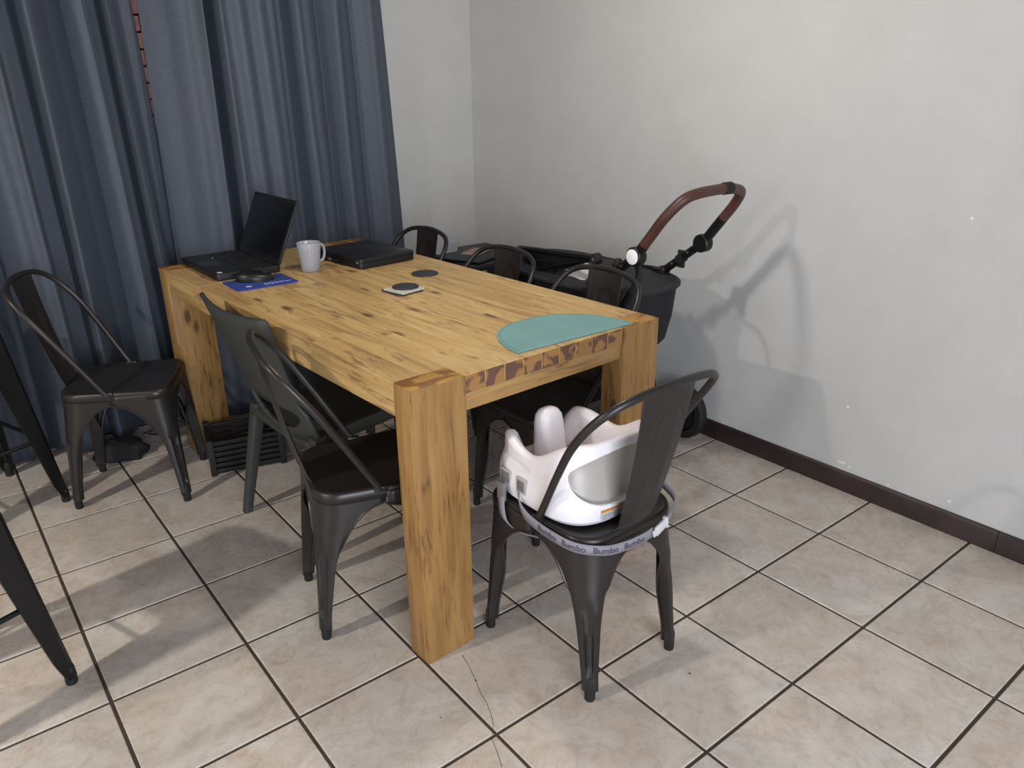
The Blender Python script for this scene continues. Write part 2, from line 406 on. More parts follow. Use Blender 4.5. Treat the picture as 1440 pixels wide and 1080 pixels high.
# ceiling lamps
def ceiling_lamp(cfg, label):
    x, y, z = cfg['loc']; r = max(cfg['size'], 0.09)
    o = thing('ceiling_lamp', label, 'ceiling lamp', (x, y, z))
    b = NB(); lathe(b, [(r*0.6, ZC-z+0.004), (r*0.62, ZC-z-0.015), (r*0.5, 0.06)], 32); link('lamp_base', b, 'white_plastic', o)
    b = NB(); lathe(b, [(r*0.98, 0.075), (r, 0.06), (r*0.97, 0.035), (r*0.8, 0.018), (r*0.4, 0.010), (0.01, 0.008)], 32)
    MAT['lampd'] = m_lamp(cfg['col'], 3.0); link('diffuser', b, 'lampd', o)
    d = bpy.data.lights.new('lamp_light', 'AREA'); d.shape = 'DISK'; d.size = 2*cfg['size']; d.energy = cfg['power']; d.color = cfg['col']
    l = bpy.data.objects.new('lamp_light', d); C.objects.link(l); l.location = (0, 0, -0.005); l.parent = o
def pendant_lamp(cfg, label):
    x, y, z = cfg['loc']; r = cfg['size']
    o = thing('pendant_lamp', label, 'pendant lamp', (x, y, z))
    b = NB(); lathe(b, [(0.05, ZC-z+0.004), (0.055, ZC-z-0.012), (0.02, ZC-z-0.035)], 24); link('ceiling_rose', b, 'white_plastic', o)
    b = NB(); tube(b, [(0, 0, ZC-z-0.03), (0, 0, r+0.05)], 0.003, 8); link('cord', b, 'rubber', o)
    b = NB(); lathe(b, [(0.010, r+0.055), (0.019, r+0.045), (0.020, r-0.006)], 20); link('lamp_holder', b, 'black_metal', o)
    MAT['bulb'] = m_lamp(cfg['col'], cfg['power']/(4*pi*pi*r*r))
    b = NB(); lathe(b, [(r*sin(pi*k/14) if 0 < k < 14 else 0.001, -r*cos(pi*k/14)) for k in range(15)], 24); link('bulb', b, 'bulb', o, angle=80)
pendant_lamp(LAMP_TABLE, 'bare globe pendant lamp hanging over the wooden dining table')
ceiling_lamp(LAMP_ROOM, 'small white ceiling lamp over the open side of the room')

# ------------------------------------------------------------------ curtains
def curtain(name, label, x0t, x1t, x0b, x1b, valleys, seed, ybase):
    root = thing(name, label, 'curtain', ((x0b+x1b)/2, ybase, 0), group='curtains at the window')
    cx = (x0b+x1b)/2; ztop, zbot = 2.33, 0.012; rnd = random.Random(seed)
    ph = [rnd.uniform(0, 6.28) for _ in range(40)]; wl = [rnd.uniform(0.075, 0.11) for _ in range(40)]
    span = x1t-x0t
    def fn(u, v):
        z = zbot+(ztop-zbot)*v
        x = (x0b+(x1b-x0b)*u)*(1-v)+(x0t+(x1t-x0t)*u)*v
        k = 0
        while k < len(valleys)-2 and u > valleys[k+1][0]: k += 1
        a, b = valleys[k], valleys[k+1]
        w = (u-a[0])/(b[0]-a[0]); d = min(u-a[0], b[0]-u)*span     # metres from the nearest valley
        near = a if w < 0.5 else b
        dep = a[1]*(1-w)+b[1]*w
        gap = near[2]
        q = max(0.0, min(1.0, (d-gap)/(0.026 if near[1] > 0.12 else 0.075)))
        ridge = sin(pi/2*q)**1.15
        ripple = 0.011*sin(2*pi*u*span/wl[k]+ph[k]+0.5*sin(1.7*z+ph[k]))*q
        y = -dep*ridge*(0.88+0.12*(1-v)) + ripple + 0.014*noise.noise(Vector((x*4, z*0.9, seed*3.3)))
        side = 1 if w < 0.5 else -1
        x += 0.012*sin(1.3*z+k*1.7+seed)*ridge*min(1, w*4, (1-w)*4)
        return (x-cx, y, z)
    bm = NB(); grid(bm, 340, 36, fn)
    o = link('cloth', bm, 'curtain', root, angle=80); solid(o, 0.0025)
    for k in range(9):
        q = (k+0.5)/9; xx = x0t+(x1t-x0t)*q-cx
        h = NB(); tube(h, catmull([(xx, 0.0, 2.315), (xx, 0.5*(0.64-ybase), 2.338), (xx, 0.64-ybase, 2.3560)], 4), 0.0022, 6); link('hook', h, 'black_metal', root)
    return root
curtain('curtain', 'slate blue curtain hanging beside the open gap, behind the lone chair', -0.75, 0.768, -0.75, 0.835,
        [(0.0, .06, 0), (0.13, .08, .01), (0.27, .09, .01), (0.42, .08, .01), (0.56, .09, .01), (0.700, .19, .027), (0.800, .06, .0), (0.897, .19, .024), (1.0, .0, .045)], 3, 0.704)
curtain('curtain', 'slate blue curtain hanging next to the bare grey wall, behind the table end', 0.798, 1.845, 0.768, 1.95,
        [(0.0, .02, 0), (0.222, .15, .010), (0.525, .11, .008), (0.69, .08, .0), (0.84, .05, 0), (1.0, .03, 0)], 5, 0.636)
rl = thing('curtain_rail', 'thin black rail carrying both slate blue curtains', 'curtain rail', (0.6, 0.64, 2.37))
b = NB(); tube(b, [(-1.5, 0, 0), (1.5, 0, 0)], 0.011, 12); link('rail', b, 'black_metal', rl)
for x in (-1.45, 1.45):
    b = NB(); box(b, (x-0.01, -0.005, -0.012), (x+0.01, YB-0.64+0.002, 0.012), 0.003); link('bracket', b, 'black_metal', rl)

# ------------------------------------------------------------------ dining table
TW, TL, TH = 0.896, 1.785, 0.793
ta = radians(2.5)
table = thing('dining_table', 'heavy rustic acacia dining table with thick block legs', 'table', (1.109, -0.537, 0), ta)
LX, LY = 0.158, 0.082; TT = 0.050
hx, hy = TW/2, TL/2
for sx in (-1, 1):
    for sy in (-1, 1):
        b = NB(); x0, x1 = sorted((sx*hx, sx*(hx-LX))); y0, y1 = sorted((sy*hy, sy*(hy-LY)))
        box(b, (x0, y0, 0), (x1, y1, TH), 0.003, 2)
        b.faces.ensure_lookup_table()
        for f in b.faces:
            if f.normal.z > 0.9: f.material_index = 1
        link('leg', b, ['wood_z', 'leg_end'], table)
ncol = 13
inner0, inner1 = -hx+LX, hx-LX
cols = [(-hx, -hx+LX/2), (-hx+LX/2, inner0)] + [(inner0+(inner1-inner0)*k/9, inner0+(inner1-inner0)*(k+1)/9) for k in range(9)] + [(inner1, inner1+LX/2), (inner1+LX/2, hx)]
rnd = random.Random(4)
for ci, (a, bx_) in enumerate(cols):
    outer = ci < 2 or ci > 10
    y = -hy+(LY if outer else 0.004); yend = hy-(LY if outer else 0.004)
    while y < yend-0.01:
        ln = rnd.uniform(0.32, 0.75); y2 = y+ln
        if yend-y2 < 0.22: y2 = yend
        b = NB(); g = 0.0004
        box(b, (a+g, y+g, TH-TT), (bx_-g, y2-g, TH-0.0006-rnd.random()*0.0005), 0.0010, 1)
        b.faces.ensure_lookup_table()
        for f in b.faces:
            if abs(f.normal.y) > 0.9: f.material_index = 1
        link('plank', b, ['wood_y', 'wood_end'], table)
        y = y2
for sy in (-1, 1):
    y0, y1 = sorted((sy*(hy-0.010), sy*(hy-0.060)))
    b = NB(); box(b, (-hx+LX-0.001, y0, TH-0.098), (hx-LX+0.001, y1, TH-TT), 0.003); link('end_rail', b, 'wood_x', table)
for sx in (-1, 1):
    x0, x1 = sorted((sx*(hx-0.005), sx*(hx-0.050)))
    b = NB(); box(b, (x0, -hy+LY-0.001, TH-0.094), (x1, hy-LY+0.001, TH-TT), 0.003); link('side_rail', b, 'wood_r', table)

# ------------------------------------------------------------------ metal cafe chairs
SEATZ = 0.452
CORN = {1: (0.182, 0.188, 0.052), -1: (0.168, 0.186, 0.078)}    # front / rear: half width, half depth, corner radius
def seat_outline(s=1.0, n=9):
    out = []
    for sx, sy, a0 in ((1, 1, 0), (-1, 1, 90), (-1, -1, 180), (1, -1, 270)):
        hw, hd, r = CORN[sy]
        for k in range(n+1):
            a = radians(a0+90*k/n); out.append(((sx*(hw-r)+r*cos(a))*s, (sy*(hd-r)+r*sin(a))*s))
    return out
def cafe_leg(fx, fy):
    """folded sheet leg: L-shaped section that widens into the arched skirt at the top"""
    sx, sy = (1 if fx > 0 else -1), (1 if fy > 0 else -1)
    top = Vector((sx*(CORN[sy][0]-0.001), sy*(CORN[sy][1]-0.001))); foot = Vector((fx, fy))
    ztop, zbot = 0.440, 0.030; rows = 34; loops = []; rim_a, rim_b = [], []
    zs, za = 0.20, 0.402
    for i in range(rows+1):
        t = i/rows; z = ztop+(zbot-ztop)*t
        tt = t**1.05; c = top.lerp(foot, tt)
        w = []
        for mid in (abs(c.x), abs(c.y)):
            wmin = 0.031+0.020*max(0, min(1, (z-0.07)/0.20))**1.1
            if z >= za: wv = mid
            elif z > zs: wv = mid-(mid-wmin)*sqrt(max(0, 1-((z-zs)/(za-zs))**2))
            else: wv = wmin
            w.append(wv)
        r = min(0.034+(CORN[sy][2]-0.034)*sstep(0.16, 0.42, z), w[0]*0.85, w[1]*0.85)
        prof = []
        cw = 1-sstep(0.17, 0.33, z)                    # lower down the sheet closes into a tube
        for k in range(6):
            f_ = 1-k/6; prof.append((-(r+(w[0]-r)*min(1, f_*(1+cw*0.8)))*1.0, -cw*w[1]*0.92*max(0, f_-0.4)/0.6))
        gd = 0.009*sstep(0.05, 0.10, z)*(1-sstep(0.24, 0.30, z))
        for k in range(9):
            a = radians(90*k/8); px, py = -r+r*sin(a), -r+r*cos(a)
            g = gd*(1 if 2 < k < 6 else 0.0)
            d = Vector((1, 1)).normalized()*g
            prof.append((px-d.x, py-d.y))
        for k in range(1, 7):
            f_ = k/6; prof.append((-cw*w[0]*0.92*max(0, f_-0.4)/0.6, -(r+(w[1]-r)*min(1, f_*(1+cw*0.8)))))
        L = [Vector((c.x+sx*px, c.y+sy*py, z)) for px, py in prof]
        loops.append(L); rim_a.append(L[0]); rim_b.append(L[-1])
    bm = NB(); rings(bm, loops, closed=False)
    for rim in (rim_a, rim_b):
        ii = [i for i in range(rows+1) if ztop+(zbot-ztop)*i/rows < za+0.004]
        tube(bm, [rim[i] for i in ii], 0.0032, 6)
    return bm, foot, sx, sy
def cafe_chair(label):
    root = thing('metal_chair', label, 'chair', group='metal cafe chairs around the table')
    b = NB(); o = [seat_outline(s) for s in (0.02, 0.55, 0.84, 0.93, 0.970, 0.992, 1.006, 1.008)]
    z = [0.444, 0.446, 0.4485, SEATZ, SEATZ, 0.4475, 0.440, 0.420]
    rings(b, [[(x, y, zz) for x, y in L] for L, zz in zip(o, z)], True, True, False)
    solid(link('seat', b, 'gun', root, angle=50), 0.002, -1)
    for fx, fy in ((-0.190, 0.205), (0.190, 0.205), (-0.166, -0.212), (0.166, -0.212)):
        bm, foot, sx, sy = cafe_leg(fx, fy)
        lg = link('leg', bm, 'gun', root, angle=50); solid(lg, 0.0018)
        f = NB(); cxy = (foot.x-sx*0.0158, foot.y-sy*0.0158)
        lathe(f, [(0.0125, 0.0), (0.0138, 0.004), (0.0135, 0.055), (0.009, 0.07)], 14, (cxy[0], cxy[1], 0)); link('rubber_foot', f, 'rubber', lg)
    half = [(0.172, -0.015, 0.444), (0.182, -0.058, 0.520), (0.196, -0.112, 0.615), (0.206, -0.166, 0.705), (0.200, -0.213, 0.770), (0.172, -0.250, 0.815), (0.115, -0.270, 0.838), (0.0, -0.280, 0.848)]
    pts = half + [(-x, y, zz) for x, y, zz in reversed(half[:-1])]
    b = NB(); tube(b, catmull(pts, 6), 0.0098, 12); hp = link('back_hoop', b, 'gun', root, angle=60)
    for s in (-1, 1):
        f = NB(); box(f, (s*0.170-0.010, -0.032, 0.440), (s*0.170+0.010, 0.006, 0.456), 0.004); link('hoop_bracket', f, 'gun', hp)
    def slat(u, v):
        hw = 0.060+0.026*v + 0.030*max(0, 1-v/0.07)**2
        x = (u*2-1)*hw; zz = 0.440+0.400*v; y = -0.183-0.088*v-0.008*sin(pi*v) + (0.010*max(0, 1-v/0.07)**2)
        au = abs(u*2-1)
        e = 0.0
        if 0.10 < v < 0.86:
            lim = 0.55-0.25*max(0, (v-0.78)/0.08)
            e += 0.0030*(1-sstep(lim-0.05, lim+0.05, au))*sstep(0.10, 0.13, v)*(1-sstep(0.83, 0.86, v))
            e -= 0.0022*(1-sstep(0.20, 0.28, au))*sstep(0.16, 0.19, v)*(1-sstep(0.76, 0.80, v))
        y -= e + 0.010*(1-au*au)-0.010
        return (x, y-0.004, zz)
    b = NB(); grid(b, 36, 60, slat); solid(link('back_slat', b, 'gun', root, angle=50), 0.0018)
    return root
cA = cafe_chair('dark metal cafe chair carrying a white booster seat')
def put(o, x, y, deg, label=None):
    o.location = (x, y, 0); o.rotation_euler = (0, 0, radians(deg-90))
    if label: o['label'] = label
    return o
put(cA, 1.1025, -1.613, 90)
def new_chair(x, y, deg, label): return put(copy_tree(cA), x, y, deg, label)
new_chair(0.765, -1.078, -15, 'dark metal cafe chair pushed under the table beside the grey plastic chair')
new_chair(0.384, 0.121, -27.2, 'dark metal cafe chair standing alone in front of the curtain')
rt = 'dark metal cafe chair tucked under the table on the pram side, '
new_chair(1.462, 0.088, 180, rt+'near the curtain')
new_chair(1.462, -0.505, 180, rt+'middle of three')
new_chair(1.490, -1.015, 179, rt+'nearest the teal placemat')

# ------------------------------------------------------------------ grey resin chair
res = thing('plastic_chair', 'dark grey moulded plastic chair with lens-shaped opening in its back', 'chair', (0.858, -0.560, 0), radians(4.3))
# local frame: +x forward (towards the table), y across
def back_map(u, z):
    lean = -0.160-0.125*(z-0.42)/0.41-0.01*((z-0.42)/0.4)**2
    return Vector((lean+0.60*u*u, u, z))
def res_outline(n=96):
    zc = 0.545; P = []
    key = [(-0.222, 0.836), (-0.11, 0.826), (0, 0.822), (0.11, 0.826), (0.222, 0.836), (0.228, 0.825), (0.205, 0.68), (0.188, 0.530), (0.207, 0.500), (0.214, 0.43), (0.226, 0.33), (0.192, 0.33), (0.176, 0.385), (0.10, 0.372), (0, 0.366), (-0.10, 0.372), (-0.176, 0.385), (-0.192, 0.33), (-0.226, 0.33), (-0.214, 0.43), (-0.207, 0.500), (-0.188, 0.530), (-0.205, 0.68), (-0.228, 0.825)]
    out = []
    for i in range(len(key)):
        a, b_ = key[i], key[(i+1) % len(key)]
        for k in range(5): out.append((a[0]+(b_[0]-a[0])*k/5, a[1]+(b_[1]-a[1])*k/5))
    return out
O = res_outline(); zc = 0.470
hole = []
for (u, z) in O:
    a = math.atan2((z-zc)*2.4, u); hole.append((0.168*cos(a), zc-0.014+0.046*sin(a)+0.030*cos(a)**2))
L = []
for k in range(9):
    q = k/8; L.append([back_map(h[0]+(o[0]-h[0])*q, h[1]+(o[1]-h[1])*q) for h, o in zip(hole, O)])
b = NB(); rings(b, L, True, False, False); solid(link('backrest', b, 'resin', res, angle=50), 0.014)
b = NB()
def seatfn(u, v):
    x = -0.165+0.39*u; hw = 0.205+0.02*u; y = (v*2-1)*hw
    z = 0.395-0.012*(1-(v*2-1)**2)*(1-u)+0.045*u-0.03*max(0, (u-0.88)/0.12)**2-0.02*max(0, (abs(v*2-1)-0.9)/0.1)**2
    return (x, y, z)
grid(b, 20, 20, seatfn); solid(link('seat', b, 'resin', res), 0.02)
for sx, sy in ((-1, 1), (-1, -1), (1, 1), (1, -1)):
    b = NB()
    if sx < 0: top = Vector((-0.135, sy*0.206, 0.42)); ft = Vector((-0.222, sy*0.232, 0))
    else: top = Vector((0.19, sy*0.195, 0.42)); ft = Vector((0.215, sy*0.215, 0))
    loops = []
    for k in range(9):
        t = k/8; c = ft.lerp(top, t); w = 0.016+0.008*t; d = 0.015+0.007*t
        loops.append([(c.x+p[0], c.y+p[1], c.z) for p in rrect(d, w, 0.008, 3)])
    rings(b, loops); link('leg', b, 'resin', res)
b = NB(); box(b, (0.195, -0.20, 0.375), (0.215, 0.20, 0.415), 0.004); link('front_rail', b, 'resin', res)

# ------------------------------------------------------------------ bar stools at the left
def stool(label, x, y, deg):
    root = thing('bar_stool', label, 'stool', (x, y, 0), radians(deg), 'black bar stools')
    H = 0.76
    b = NB(); prof = [(0.06, H-0.004), (0.13, H), (0.15, H), (0.158, H-0.008), (0.160, H-0.03)]
    L = []
    for r, z in prof: L.append([(px, py, z) for px, py in rrect(r, r, r*0.35, 6)])
    rings(b, L, True, True, False); solid(link('seat', b, 'black_metal', root), 0.002, -1)
    for sx in (-1, 1):
        for sy in (-1, 1):
            b = NB(); loops = []
            for k in range(13):
                t = k/12; z = 0.02+(H-0.03-0.02)*t; c = 0.205+(0.135-0.205)*t; w = 0.036+0.060*t**0.9; th = 0.006+0.002*t
                if z < 0.07: w = 0.030
                pr = [(0.012, 0.012-w), (0.012, 0.0), (0.0, 0.012), (0.012-w, 0.012), (0.012-w, 0.002), (-0.004, 0.002), (0.002, -0.004), (0.002, 0.012-w)]
                loops.append([(sx*(c+px), sy*(c+py), z) for px, py in pr])
            rings(b, loops); lg = link('leg', b, 'black_metal', root, angle=30)
            f = NB(); lathe(f, [(0.014, 0), (0.015, 0.004), (0.0145, 0.05), (0.01, 0.06)], 14, (sx*0.201, sy*0.201, 0)); link('rubber_foot', f, 'rubber', lg)
    for (p, q) in (((-1, -1), (1, -1)), ((1, -1), (1, 1)), ((1, 1), (-1, 1)), ((-1, 1), (-1, -1))):
        z = 0.260; c = 0.181
        b = NB(); tube(b, [(p[0]*c, p[1]*c, z), (q[0]*c, q[1]*c, z)], 0.0075, 10); link('footrest', b, 'black_metal', root)
    return root
stool('black metal bar stool out in the open floor', -0.322, -0.790, 20)
stool('black metal bar stool next to the lone chair by the curtain', -0.145, 0.289, 20)

# ------------------------------------------------------------------ booster seat on the first chair
bo = thing('booster_seat', 'white plastic toddler booster seat strapped on a metal chair', 'booster seat', (1.1025, -1.613, SEATZ), 0)
HX, Y0, Y1 = 0.170, -0.152, 0.214
def bo_out(a, s=1.0, e=3.4):
    cx_, sy_ = cos(a), sin(a); q = (abs(cx_)**e+abs(sy_)**e)**(-1/e)
    return (cx_*q*HX*s, (sy_*q)*(Y1-Y0)/2*s+(Y0+Y1)/2)
def bo_top(a):
    """wall height round the shell: high back, dipped sides, high front corners, low front"""
    d = math.degrees(a) % 360     # 270 = rear, 90 = front
    d = abs(((d-270+180) % 360)-180)   # 0 rear .. 180 front
    pts = [(0, 0.207), (40, 0.204), (95, 0.134), (135, 0.156), (163, 0.070), (180, 0.068)]
    for (p, h), (p2, h2) in zip(pts, pts[1:]):
        if p <= d <= p2:
            t = (d-p)/(p2-p); return h+(h2-h)*t*t*(3-2*t)
    return 0.068
NA, NV = 480, 100
bm = NB(); outer = []
prof = lambda v: 0.955+0.060*sin(pi*min(1, v*1.25+0.08))-0.035*v
facesmat = {}
V = []
for j in range(NV+1):
    v = j/NV; row = []
    for i in range(NA):
        a = 2*pi*i/NA; h = bo_top(a); z = 0.006+(h-0.006)*v
        s = prof(v)
        if v < 0.06: s *= 0.96+0.04*(v/0.06)
        x, y = bo_out(a, s)
        # recess in the rear: a D-shaped hollow
        dz = (z-0.122)/0.068; dx = x/0.146; rr_ = (abs(dx)**2.8+abs(dz)**2.2)**(1/2.5)
        rear = y < Y0+0.13
        m = (1-sstep(0.93, 1.0, rr_)) if rear else 0
        y += 0.024*m*(1-0.55*sstep(0.2, 1.0, abs(dz))*0.5)
        # pressed finger grip on the sides
        gx = ((y-0.09)/0.060)**2+((z-0.105)/0.016)**2
        if abs(x) > 0.12 and gx < 1: x -= math.copysign(0.006*(1-gx), x)
        row.append(bm.verts.new((x, y, z)))
        facesmat[(i, j)] = rr_ if rear else 9
    V.append(row)
for (off, dzz) in ((0.986, 0.006), (0.940, 0.009), (0.880, 0.008), (0.835, 0.001)):
    row = []
    for i in range(NA):
        a = 2*pi*i/NA; x, y = bo_out(a, prof(1)*off); row.append(bm.verts.new((x, y, bo_top(a)+dzz)))
    V.append(row)
for hz in (0.6, 0.25, 0.0):
    row = []
    for i in range(NA):
        a = 2*pi*i/NA; x, y = bo_out(a, prof(1)*(0.755+0.06*hz)); row.append(bm.verts.new((x, y, 0.062+(bo_top(a)-0.062)*hz)))
    V.append(row)
for j in range(len(V)-1):
    for i in range(NA):
        k = (i+1) % NA
        f = bm.faces.new((V[j][i], V[j][k], V[j+1][k], V[j+1][i]))
        if j < NV and max(facesmat[(i, j)], facesmat[(k, j)], facesmat[(i, j+1)]) < 1.06: f.material_index = 1
bm.faces.new(V[-1]); bm.faces.new(list(reversed(V[0])))
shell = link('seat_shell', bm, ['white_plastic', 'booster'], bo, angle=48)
b = NB(); L = []
for t, s in ((0, 1.0), (0.35, 0.93), (0.7, 0.86), (0.86, 0.78), (0.95, 0.6), (0.99, 0.35), (1.0, 0.1)):
    L.append([(px, 0.135+py+0.010*t, 0.055+0.145*t) for px, py in rrect(0.047*s, 0.036*s, 0.032*s, 6)])
rings(b, L); link('pommel', b, 'white_plastic', bo, angle=60)
# strap slot on the left flank
def side_x(y, z):
    a0 = min((abs(bo_out(2*pi*i/400, 1.0)[1]-y), i) for i in range(100, 300))[1]
    return bo_out(2*pi*a0/400, prof((z-0.006)/(bo_top(2*pi*a0/400)-0.006)))[0]
for (yy, w, nm, mt) in ((0.118, 0.048, 'strap_slot', 'slot'), (0.050, 0.040, 'strap_slot', 'slot')):
    xx = side_x(yy, 0.06)
    b = NB(); box(b, (xx-0.003, yy-w/2, 0.040), (xx+0.010, yy+w/2, 0.082), 0.003); so = link(nm, b, 'grey_plastic', bo)
    b = NB(); box(b, (xx-0.0042, yy-w/2+0.007, 0.047), (xx+0.004, yy+w/2-0.007, 0.076), 0.001); link('slot_opening', b, mt, so)
# warning label on the rear skirt
yr = Y0-0.004
def rear_pt(x, z):
    best = None
    for i in range(200, 400):
        q = bo_out(2*pi*i/400, 1.0)
        if q[1] < 0.02 and (best is None or abs(q[0]-x) < best[0]): best = (abs(q[0]-x), i)
    a = 2*pi*best[1]/400; s = prof((z-0.006)/(bo_top(a)-0.006))
    if (z-0.006)/(bo_top(a)-0.006) < 0.06: s *= 0.98
    q = bo_out(a, s); return (x, q[1])
lb = NB(); grid(lb, 12, 2, lambda u, v: (-0.085+0.110*u, rear_pt(-0.085+0.110*u, 0.012+0.036*v)[1]-0.0012, 0.012+0.036*v))
lab = link('warning_label', lb, 'paper', bo)
lb = NB(); grid(lb, 12, 1, lambda u, v: (-0.085+0.110*u, rear_pt(-0.085+0.110*u, 0.041+0.007*v)[1]-0.0018, 0.041+0.007*v)); link('label_header', lb, 'orange', lab)
lb = NB()
for k in range(5):
    for c0, c1 in ((-0.080, -0.050), (-0.046, -0.016), (-0.012, 0.020)):
        z = 0.015+k*0.0048
        grid(lb, 4, 1, lambda u, v: (c0+(c1-c0)*u, rear_pt(c0+(c1-c0)*u, z)[1]-0.0018, z+0.0014*v))
link('label_print', lb, 'print_grey', lab)
# webbing: round the back of the chair at seat level, closed by a buckle
zz = -0.012
key = [(-0.172, 0.062, 0.050), (-0.182, 0.045, 0.022), (-0.186, 0.010, zz+0.010), (-0.187, -0.070, zz+0.002), (-0.172, -0.150, zz-0.004), (-0.125, -0.200, zz-0.008), (-0.070, -0.216, zz-0.010), (-0.02, -0.222, zz-0.008), (0.02, -0.222, zz-0.004)]
sp = catmull(key, 10)
b = NB(); ups = [Vector((0, 0, 1)) if i > 18 else Vector((0.0, 0.5*(1-i/18), 1)) for i in range(len(sp))]
ribbon(b, sp, ups, 0.027); st = link('strap', b, 'strap', bo); solid(st, 0.0016)
# printed name along the strap
acc = [0]
for p, q in zip(sp, sp[1:]): acc.append(acc[-1]+(q-p).length)
def on_strap(s):
    for i in range(len(sp)-1):
        if acc[i+1] >= s:
            t = (s-acc[i])/(acc[i+1]-acc[i]); d = (sp[i+1]-sp[i]).normalized()
            nn = d.cross(Vector((0, 0, 1))).normalized(); return sp[i].lerp(sp[i+1], t), nn
    return sp[-1], Vector((0, -1, 0))
fc = bpy.data.curves.new('txt', 'FONT'); fc.body = 'Bumbo'; fc.size = 0.022; fc.offset = 0.0004
fo = bpy.data.objects.new('txt', fc); C.objects.link(fo)
dg = bpy.context.evaluated_depsgraph_get(); tm = bpy.data.meshes.new_from_object(fo.evaluated_get(dg))
bpy.data.objects.remove(fo)
wtx = max(v.co.x for v in tm.vertices)
for s0 in (0.125, 0.205, 0.285, 0.365):
    tb = NB(); tb.from_mesh(tm)
    bmesh.ops.triangulate(tb, faces=tb.faces)
    for v in tb.verts:
        base, nn = on_strap(s0+v.co.x); v.co = base+nn*0.0016+Vector((0, 0, v.co.y-0.0075))
    link('strap_print', tb, 'strap_text', st, smooth=False)
b = NB(); box(b, (-0.026, -0.004, -0.013), (0.026, 0.004, 0.013), 0.003); box(b, (-0.036, -0.003, -0.009), (-0.02, 0.003, 0.009), 0.002); box(b, (0.014, -0.006, -0.016), (0.022, 0.006, 0.016), 0.002)
bk = link('buckle', b, 'clear_plastic', bo); bk.location = (0.050, -0.224, zz+0.002); bk.rotation_euler = (0, radians(-14), radians(8))
b = NB(); k2 = catmull([(0.072, -0.221, zz+0.008), (0.110, -0.206, zz+0.014), (0.158, -0.168, zz+0.022), (0.184, -0.09, zz+0.030), (0.190, -0.02, zz+0.036), (0.184, 0.04, 0.040), (0.168, 0.07, 0.060)], 8)
ribbon(b, k2, [(0, 0, 1)]*len(k2), 0.025); solid(link('strap', b, 'strap', bo), 0.0016)
# second strap hanging from the front slot and passing under the chair seat
b = NB(); k3 = catmull([(-0.160, 0.122, 0.055), (-0.184, 0.112, 0.030), (-0.192, 0.105, -0.010), (-0.190, 0.092, -0.050), (-0.165, 0.060, -0.078), (-0.10, 0.0, -0.088), (0.05, 0.0, -0.088), (0.16, 0.06, -0.075), (0.190, 0.10, -0.02), (0.160, 0.12, 0.05)], 8)
ribbon(b, k3, [(0, 1, 0.1)]*len(k3), 0.025); solid(link('strap', b, 'strap', bo), 0.0016)
b = NB(); box(b, (-0.190, 0.098, 0.000), (-0.180, 0.128, 0.052), 0.003); link('strap_slider', b, 'slot', bo)

# ------------------------------------------------------------------ things on the table
def on_table(name, label, cat, x, y, deg=0, group=None, z=TH): return thing(name, label, cat, (x, y, z), radians(deg), group)
lap = on_table('laptop', 'open black laptop standing beside the blue mouse pad', 'laptop', 0.84, 0.138, 1)
D, Wd = 0.245, 0.405
b = NB(); prism(b, rrect(D/2, Wd/2, 0.012, 4), 0.003, 0.027, 0.003); base = link('base', b, 'lap', lap)
b = NB(); box(b, (-D/2+0.012, -0.055, 0.0270), (-D/2+0.075, 0.055, 0.0276)); link('touchpad', b, 'screen', base, smooth=False)
km = None
for r in range(6):
    for c in range(17):
        if r == 5 and 4 < c < 10: continue
        if km is None:
            q = NB(); box(q, (-0.0078, -0.0098, 0), (0.0078, 0.0098, 0.0026), 0.0012, 1); o = link('key', q, 'key', base); km = o.data
        else:
            o = bpy.data.objects.new('key', km); C.objects.link(o); o.parent = base
        o.location = (0.088-0.0185*r, -0.181+0.0226*c, 0.0268)
q = NB(); box(q, (-0.0078, -0.056, 0), (0.0078, 0.056, 0.0026), 0.0012, 1); o = link('key', q, 'key', base); o.location = (0.088-0.0925, -0.034, 0.0268)
q = NB(); box(q, (-D/2+0.012, -Wd/2+0.014, 0.027), (-D/2+0.028, -Wd/2+0.036, 0.0276)); link('sticker', q, 'sticker', base, smooth=False)
for (px, py) in ((0.03, 0.195), (-0.03, 0.10)):
    q = NB(); lathe(q, [(0.003, 0.0268), (0.003, 0.0278)], 10, (px, py, 0)); link('indicator', q, 'sticker', base)
b = NB(); tube(b, [(D/2-0.004, -0.17, 0.025), (D/2-0.004, 0.17, 0.025)], 0.007, 10); link('hinge', b, 'lap', lap)
lid = NB(); tilt = radians(24)
mt = Matrix.Translation((D/2-0.004, 0, 0.026)) @ Matrix.Rotation(tilt, 4, 'Y')
box(lid, (-0.004, -Wd/2, 0.0), (0.005, Wd/2, 0.252), 0.003, 2, 0, mt); ld = link('lid', lid, 'lap', lap)
q = NB(); box(q, (-0.0048, -Wd/2+0.014, 0.022), (-0.0035, Wd/2-0.014, 0.238), 0, 2, 0, mt); link('screen', q, 'screen', ld, smooth=False)
pad = on_table('mouse_pad', 'blue mouse pad with pale lettering under the mouse', 'mouse pad', 0.838, -0.178, 0)
b = NB(); prism(b, rrect(0.112, 0.083, 0.012, 4), 0.0, 0.004, 0.0008); link('mat', b, 'pad', pad)
b = NB(); rg = [(-0.060+0.011*cos(a), -0.048+0.011*sin(a)) for a in [2*pi*i/16 for i in range(16)]]
prism(b, rg, 0.0035, 0.0045); link('emblem', b, 'pad_ink', pad)
b = NB(); rn = random.Random(3); x = -0.005
